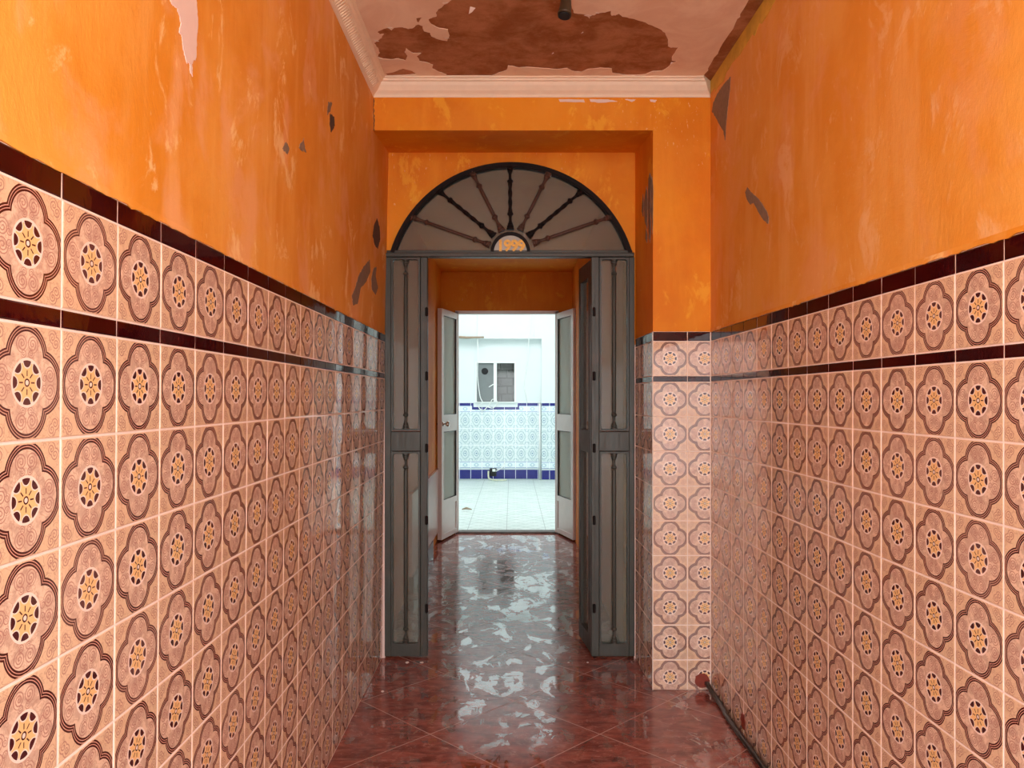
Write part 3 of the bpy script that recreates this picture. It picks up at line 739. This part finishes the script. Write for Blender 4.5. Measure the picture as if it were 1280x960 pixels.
leaf2(DX1-.022, .535, 1, 'right leaf')

# ---------------------------------------------------------------- courtyard
YW = 11.98; YR = 12.08; cs = YW/F; cr = YR/F
m = MB(); m.box(-2.6, 3.0, YI+.05, 12.4, -.13, -.004)
tag(m.build('floor_courtyard', CFLOOR), 'pale courtyard floor tiles with faint diamond pattern', 'floor', kind='structure')
def cy(px, py, Y=YR): return (px-640)*Y/F, EYE-(py-HZ)*Y/F
xe = (677-640)*cs; zl = cy(0, 424)[1]
wx0, wz1 = cy(594, 452); wx1, wz0 = cy(645, 503)
m = MB(); m.sheet([[(-2.6, -.1), (xe, -.1), (xe, zl), (-2.6, zl)], [(wx0, wz0), (wx1, wz0), (wx1, wz1), (wx0, wz1)]], lambda x, z: Vector((x, YR, z)), lambda x, z: Vector((x, YR+.2, z)))
m.prism([(xe, -.1), (3.0, -.1), (3.0, 4.4), (-2.6, 4.4), (-2.6, zl), (xe, zl)], lambda x, z: Vector((x, YW, z)), lambda x, z: Vector((x, YR+.2, z)))
wc = tag(m.build('wall_courtyard', WHITEW), 'white courtyard wall with a blue and white tiled lower half', 'wall', kind='structure')
m = MB(); m.box(-2.75, -2.6, YI, 12.4, -.1, 4.4); tag(m.build('wall_courtyard_left', WHITEW), 'white side wall of the courtyard on the left', 'wall', kind='structure')
m = MB(); m.box(3.0, 3.15, YI, 12.4, -.1, 4.4); tag(m.build('wall_courtyard_right', WHITEW), 'white side wall of the courtyard on the right', 'wall', kind='structure')
m = MB(); m.sheet([[(-2.75, YI), (3.15, YI), (3.15, 12.4), (-2.75, 12.4)], [(-1.4, 7.75), (1.4, 7.75), (1.4, 10.6), (-1.4, 10.6)]], lambda x, y: Vector((x, y, 4.4)), lambda x, y: Vector((x, y, 4.55)))  # unseen slab added to dim the courtyard; its opening sets how much sky enters
tag(m.build('courtyard_light_baffle', WHITEW), 'unseen white slab added over the courtyard, its square opening limiting the daylight', 'ceiling', kind='structure')
m = MB(); m.box(-2.75, 3.15, YI, YI+.14, 3.5, 4.45); tag(m.build('wall_courtyard_upper', WHITEW), 'white upper wall above the courtyard doorway', 'wall', kind='structure')
def strip(mb, x0, x1, z0, z1, y, tw, th, xr, zr):
    fx = lambda x: (x-xr)/tw; fz = lambda z: (z-zr)/th
    mb.face([(x0, y, z0), (x1, y, z0), (x1, y, z1), (x0, y, z1)], [(fx(x0), fz(z0)), (fx(x1), fz(z0)), (fx(x1), fz(z1)), (fx(x0), fz(z1))])
    for q in ([(x0,y,z0),(x1,y,z0),(x1,y+.012,z0),(x0,y+.012,z0)], [(x0,y,z1),(x1,y,z1),(x1,y+.012,z1),(x0,y+.012,z1)], [(x0,y,z0),(x0,y,z1),(x0,y+.012,z1),(x0,y+.012,z0)], [(x1,y,z0),(x1,y,z1),(x1,y+.012,z1),(x1,y+.012,z0)]): mb.face(q)
Zc = lambda py: EYE-(py-HZ)*YR/F; xr = (574.5-640)*cr; TW = 14*cr
secs = ((-2.6, xe-.006, YR-.012), (xe+.002, 3.0, YW-.012))
m = MB(); nx0, nx1, nz = (590-640)*cr, (649-640)*cr, Zc(512)
for x0, x1, y in secs: strip(m, x0, x1, Zc(577), Zc(515), y, TW, 20.67*cr, xr, Zc(577))
m.build('patterned_tiling', BLUET, wc)
m = MB()
for x0, x1, y in secs:
    strip(m, x0, x1, Zc(585), Zc(577), y, TW, 8*cr, xr, Zc(585))
    if y > YW: strip(m, x0, nx0, Zc(515), Zc(507), y, TW, 8*cr, xr, Zc(515)); strip(m, nx1, x1, Zc(515), Zc(507), y, TW, 8*cr, xr, Zc(515)); strip(m, nx0, nx1, Zc(515), Zc(512), y, TW, 8*cr, xr, Zc(515))
    else: strip(m, x0, x1, Zc(515), Zc(507), y, TW, 8*cr, xr, Zc(515))
m.build('border_tiling', BLUES, wc)
m = MB()
for x0, x1, y in secs:
    strip(m, x0, x1, .01, Zc(587), y-.004, TW, 1, xr, 0)
m.build('cobalt_skirting', COBALT, wc)
m = MB(); t_ = 3.2*cr
for x0, x1, y in secs:
    if y > YW:
        strip(m, x0, nx0, Zc(507), Zc(507)+t_, y, TW, 1, xr, 0); strip(m, nx1, x1, Zc(507), Zc(507)+t_, y, TW, 1, xr, 0)
        strip(m, nx0, nx1, nz, nz+t_, y, TW, 1, xr, 0); strip(m, nx0-t_*0, nx0+t_*.6, nz+t_, Zc(507)+t_, y, 9, 1, xr, 0); strip(m, nx1-t_*.6, nx1, nz+t_, Zc(507)+t_, y, 9, 1, xr, 0)
    else: strip(m, x0, x1, Zc(507), Zc(507)+t_, y, TW, 1, xr, 0)
m.build('cobalt_listel', COBALT, wc)
# courtyard window
w1 = empty('window_1', ((wx0+wx1)/2, YR, wz0)); tag(w1, 'small white sliding window in the courtyard wall with a round vent hole', 'window', kind='structure')
def L3(o):
    for v in o.data.vertices: v.co -= w1.location
    return o
fw = .026; xm = (619-640)*cr
m = MB(); m.bevbox(wx0, wx0+fw, YR-.01, YR+.05, wz0, wz1, .003); m.bevbox(wx1-fw, wx1, YR-.01, YR+.05, wz0, wz1, .003); m.bevbox(wx0, wx1, YR-.011, YR+.05, wz1-fw*.9, wz1, .003); m.bevbox(wx0-.01, wx1+.01, YR-.03, YR+.05, wz0-.004, wz0+fw*.45, .003)
m.bevbox(xm-.025, xm+.025, YR-.008, YR+.045, wz0, wz1, .003); L3(m.build('window_frame', WHITEP, w1))
m = MB(); m.box(wx0+fw, xm-.02, YR+.02, YR+.026, wz0+.02, wz1-.03); p1 = L3(m.build('window_pane', GREYPANE, w1)); p1['label'] = 'grey pane with vent hole'
vx, vz = cy(606, 464); m = MB(); m.lathe([(.046, 0), (.052, .004), (.052, .012), (.046, .014)], Matrix.Translation((vx, YR+.02, vz)) @ Matrix.Rotation(PI/2, 4, 'X'), 24); L3(m.build('vent_hole', HOLE, p1))
m = MB(); hx, hz = cy(614, 482); m.tube([(hx-.035, YR+.005, hz-.022), (hx, YR-.004, hz), (hx+.035, YR+.003, hz+.022)], .008, 8); L3(m.build('window_handle', WHITEP, w1))
G = mat_frost('clear_glass', (.85, .88, .88), .02)
m = MB(); m.box(xm+.02, wx1-fw, YR+.02, YR+.026, wz0+.02, wz1-.03); p2 = L3(m.build('window_pane', G, w1)); p2['label'] = 'clear right pane before rough blocks'
m = MB(); rows = 5; zz = wz0
for r_ in range(rows):
    h_ = (wz1-wz0)/rows
    for k in range(3):
        x0 = xm-.1+(k-.5*(r_ % 2))*.19; m.bevbox(max(x0+.004, wx0+.02), min(x0+.184, wx1-.001), YR+.10+random.uniform(0,.02), YR+.19, zz+.005, zz+h_-.005, .006) if x0+.18 > xm and x0 < wx1 else None
    zz += h_
L3(m.build('block_infill', CONC, w1))
m = MB(); m.box(wx0-.05, wx1+.05, YR+.19, YR+.24, wz0-.05, wz1+.05); L3(m.build('dark_backing', CONC, w1))
# things in the courtyard
def cab(name, pts, r, mat, label, cat, group=None):
    P = [Vector(p) for p in pts]
    S_ = []
    for i in range(len(P)-1):
        p0, p1, p2, p3 = P[max(i-1,0)], P[i], P[i+1], P[min(i+2,len(P)-1)]
        for k in range(5):
            t = k/5; S_.append(.5*((2*p1)+(p2-p0)*t+(2*p0-5*p1+4*p2-p3)*t*t+(3*p1-p0-3*p2+p3)*t**3))
    S_.append(P[-1]); m = MB(); m.tube(S_, r, 8); return tag(m.build(name, mat), label, cat, group)
CY = lambda px, py, d=.03: tuple(at(px, py, YR-d))
yo = YW-.012
cab('wall_cable', [at(597, 380, yo), at(597, 424, yo), CY(597.5, 440, .11), CY(597, 470, .06), CY(600, 495, .06), CY(603, 503, .06), CY(598, 508, .03), CY(604, 513, .03), CY(612, 505, .04), CY(616, 499, .05), CY(622, 503, .05), CY(616, 510, .03), CY(608, 508, .04)], .007, WHITEP, 'white cable hanging down past the courtyard window and curling under its sill', 'cable')
cab('wall_cable', [at(664, 380, yo), at(663, 405, yo), at(661, 424, yo), CY(659, 455, .03), CY(655, 480, .02), CY(658, 495, .02), CY(660, 503, .02)], .006, WHITEP, 'thin white cable running down the courtyard wall right of the window', 'cable')
cab('wall_cable', [at(668, 380, yo), at(667.5, 400, yo), at(667, 420, yo)], .005, WHITEP, 'short thin white cable at the top right of the courtyard wall', 'cable')
m = MB(); m.tube([(xe-.026, YR-.04, .01), (xe-.026, YR-.04, 1.20)], .014, 12); m.tube([(xe-.026, YR-.04, 1.18), (xe-.026, YR-.04, 1.21)], .018, 12); tag(m.build('drain_pipe', WHITEP), 'white vertical pipe in the corner of the tiled courtyard wall', 'pipe')
px_, pz_ = cy(617, 590)
m = MB(); m.bevbox(px_-.06, px_+.045, YR-.028, YR-.0165, pz_-.062, pz_+.06, .003); jb = tag(m.build('junction_box', HOLE), 'open black junction hole low in the blue skirting with wires hanging out', 'junction box')
m = MB(); m.bevbox(px_-.018, px_+.03, YR-.036, YR-.028, pz_+.01, pz_+.05, .003); m.build('wire_connector', WHITEP, jb)
cab('loose_wire', [CY(620, 589, .04), CY(624, 587, .06), CY(629, 583, .05), CY(631, 577, .03)], .007, WHITEP, 'white wire rising from the junction hole in the blue skirting', 'wire')
cab('loose_wire', [(px_-.08, YR-.022, .13),  (px_-.075, YR-.06, .03), (px_-.02, YR-.16, .014), (px_+.06, YR-.26, .014), (px_+.16, YR-.24, .014), (px_+.2, YR-.2, .014)], .012, mat_simple('cream_wire', (.72, .72, .55), .5), 'cream wire trailing from the junction hole onto the courtyard floor', 'wire')
m = MB(); a_ = at(560, 420.5, yo-.02); b_ = at(605, 421.5, yo-.02); m.tube([a_, (a_+b_)/2+Vector((0,0,-.012)), b_], [.022, .018, .012], 8); tag(m.build('wooden_batten', WOODM), 'weathered stick fixed along the ledge of the white courtyard wall', 'stick')
def lamina(name, pts, z0, z1, mat):
    m = MB(); m.prism(pts, lambda x, y: Vector((x, y, z0)), lambda x, y: Vector((x, y, z1))); return m.build(name, mat)
fx_, fy_ = (583-640)*8.72/F, 8.72
m = MB(); m.tube([(fx_-.05, fy_+.02, .012), (fx_, fy_, .026), (fx_+.06, fy_+.01, .012)], [.006, .014, .005], 8); tag(m.build('dry_leaf', WOODM), 'dry curled leaf lying on the pale courtyard floor', 'leaf')

# ---------------------------------------------------------------- things in the passage
# black cable along the foot of the right wall, out of a hole in the pier
def wy(y): return XR(y)-.016
pts = [(.843, YP-.001, .028), (.838, YP-.03, .034), (.842, YP-.09, .022), (.850, YP-.18, .013)]
y = YP-.35
while y > Y_ENTRY+.1: pts.append((wy(y)+random.uniform(-.006, .0), y, .0115)); y -= .25
fc = cab('floor_cable', pts, .0105, BLACKR, 'thick black cable running along the foot of the right tiled wall', 'cable')
m = MB(); n = 20
m.prism([(.822+.034*math.cos(2*PI*k/n)*random.uniform(.9, 1.08), .040+.033*math.sin(2*PI*k/n)*random.uniform(.9, 1.05)) for k in range(n)], lambda x, z: Vector((x, YP-.0012, max(z, .002))), lambda x, z: Vector((x, YP+.0005, max(z, .002)))); m.build('red_stain', REDST, wp)
m = MB(); m.prism([(2.90+.03*math.cos(2*PI*k/n)*random.uniform(.7, 1.1), .052+.032*math.sin(2*PI*k/n)*random.uniform(.8, 1.1)) for k in range(n)], lambda y, z: Vector((XR(y)-.0012, y, max(z, .002))), lambda y, z: Vector((XR(y)+.0005, y, max(z, .002)))); m.build('red_stain', REDST, wr)
# lamp holder on the ceiling
lx_, ly_ = .186, 2.60
lp = empty('lamp_holder', (lx_, ly_, ZC)); tag(lp, 'old empty lamp holder hanging from the peeling ceiling', 'lamp holder')
m = MB(); M0 = Matrix.Translation((.0, -.01, 0)) @ Matrix.Rotation(math.radians(7), 4, 'Y') @ Matrix.Rotation(math.radians(-12), 4, 'X')
m.lathe([(.0205,-.105),(.0225,-.108),(.0235,-.100),(.0205,-.088),(.0185,-.060),(.017,-.050),(.015,-.036),(.009,-.030)], M0, 24, True)
b = m.build('socket', OLIVE, lp)
m = MB(); m.lathe([(.0175,-.112),(.0185,-.1085),(.0185,-.1075)], M0, 20); m.build('socket_mouth', HOLE, lp)
m = MB(); m.tube([M0 @ Vector((0,0,-.034)), M0 @ Vector((0,.002,-.02)), (0,0,-.002)], .004, 8)
m.tube([M0 @ Vector((-.012,0,-.05)), (-.016,0,-.02), (-.012,0,-.001)], .0022, 6); m.tube([M0 @ Vector((.01,0,-.04)), (.012,0,-.02), (.006,0,-.001)], .0022, 6)
m.build('flex', OLIVE, lp)
m = MB(); m.lathe([(.022,-.008),(.024,-.002),(.024,-.0003)], Matrix.Identity(4), 20); m.build('ceiling_rose', OLIVE, lp)
# chips of paint on the floor
chips = ((478,864.5,.007,'by the foot of the left tiled wall'),(711,822,.006,'in front of the open gate leaf'),(509,814.5,.010,'at the foot of the left gate panel'),(735,819,.006,'at the foot of the right gate panel'),(527,820.5,.008,'at the inner corner of the left gate panel'),(944,932,.007,'beside the black cable'))
for px, py, s, where in chips:
    Y = EYE*F/(py-HZ); x = (px-640)*Y/F
    if Y > 3.70: Y = 3.70; x = (px-640)*Y/F
    pts = [(x+s*math.cos(2*PI*k/6)*random.uniform(.6, 1.2), Y+s*1.3*math.sin(2*PI*k/6)*random.uniform(.6, 1.2)) for k in range(6)]
    tag(lamina('paint_chip', pts, 0.0, .0022, FLAKE), 'white paint chip on the red floor '+where, 'paint chip', 'paint chips on the floor')

# street outside the entrance behind the camera
m = MB(); m.box(-5, 5, -7, Y_ENTRY-.15, -.15, -.01); tag(m.build('floor_street', STREET), 'pale paving outside the entrance', 'ground', kind='structure')
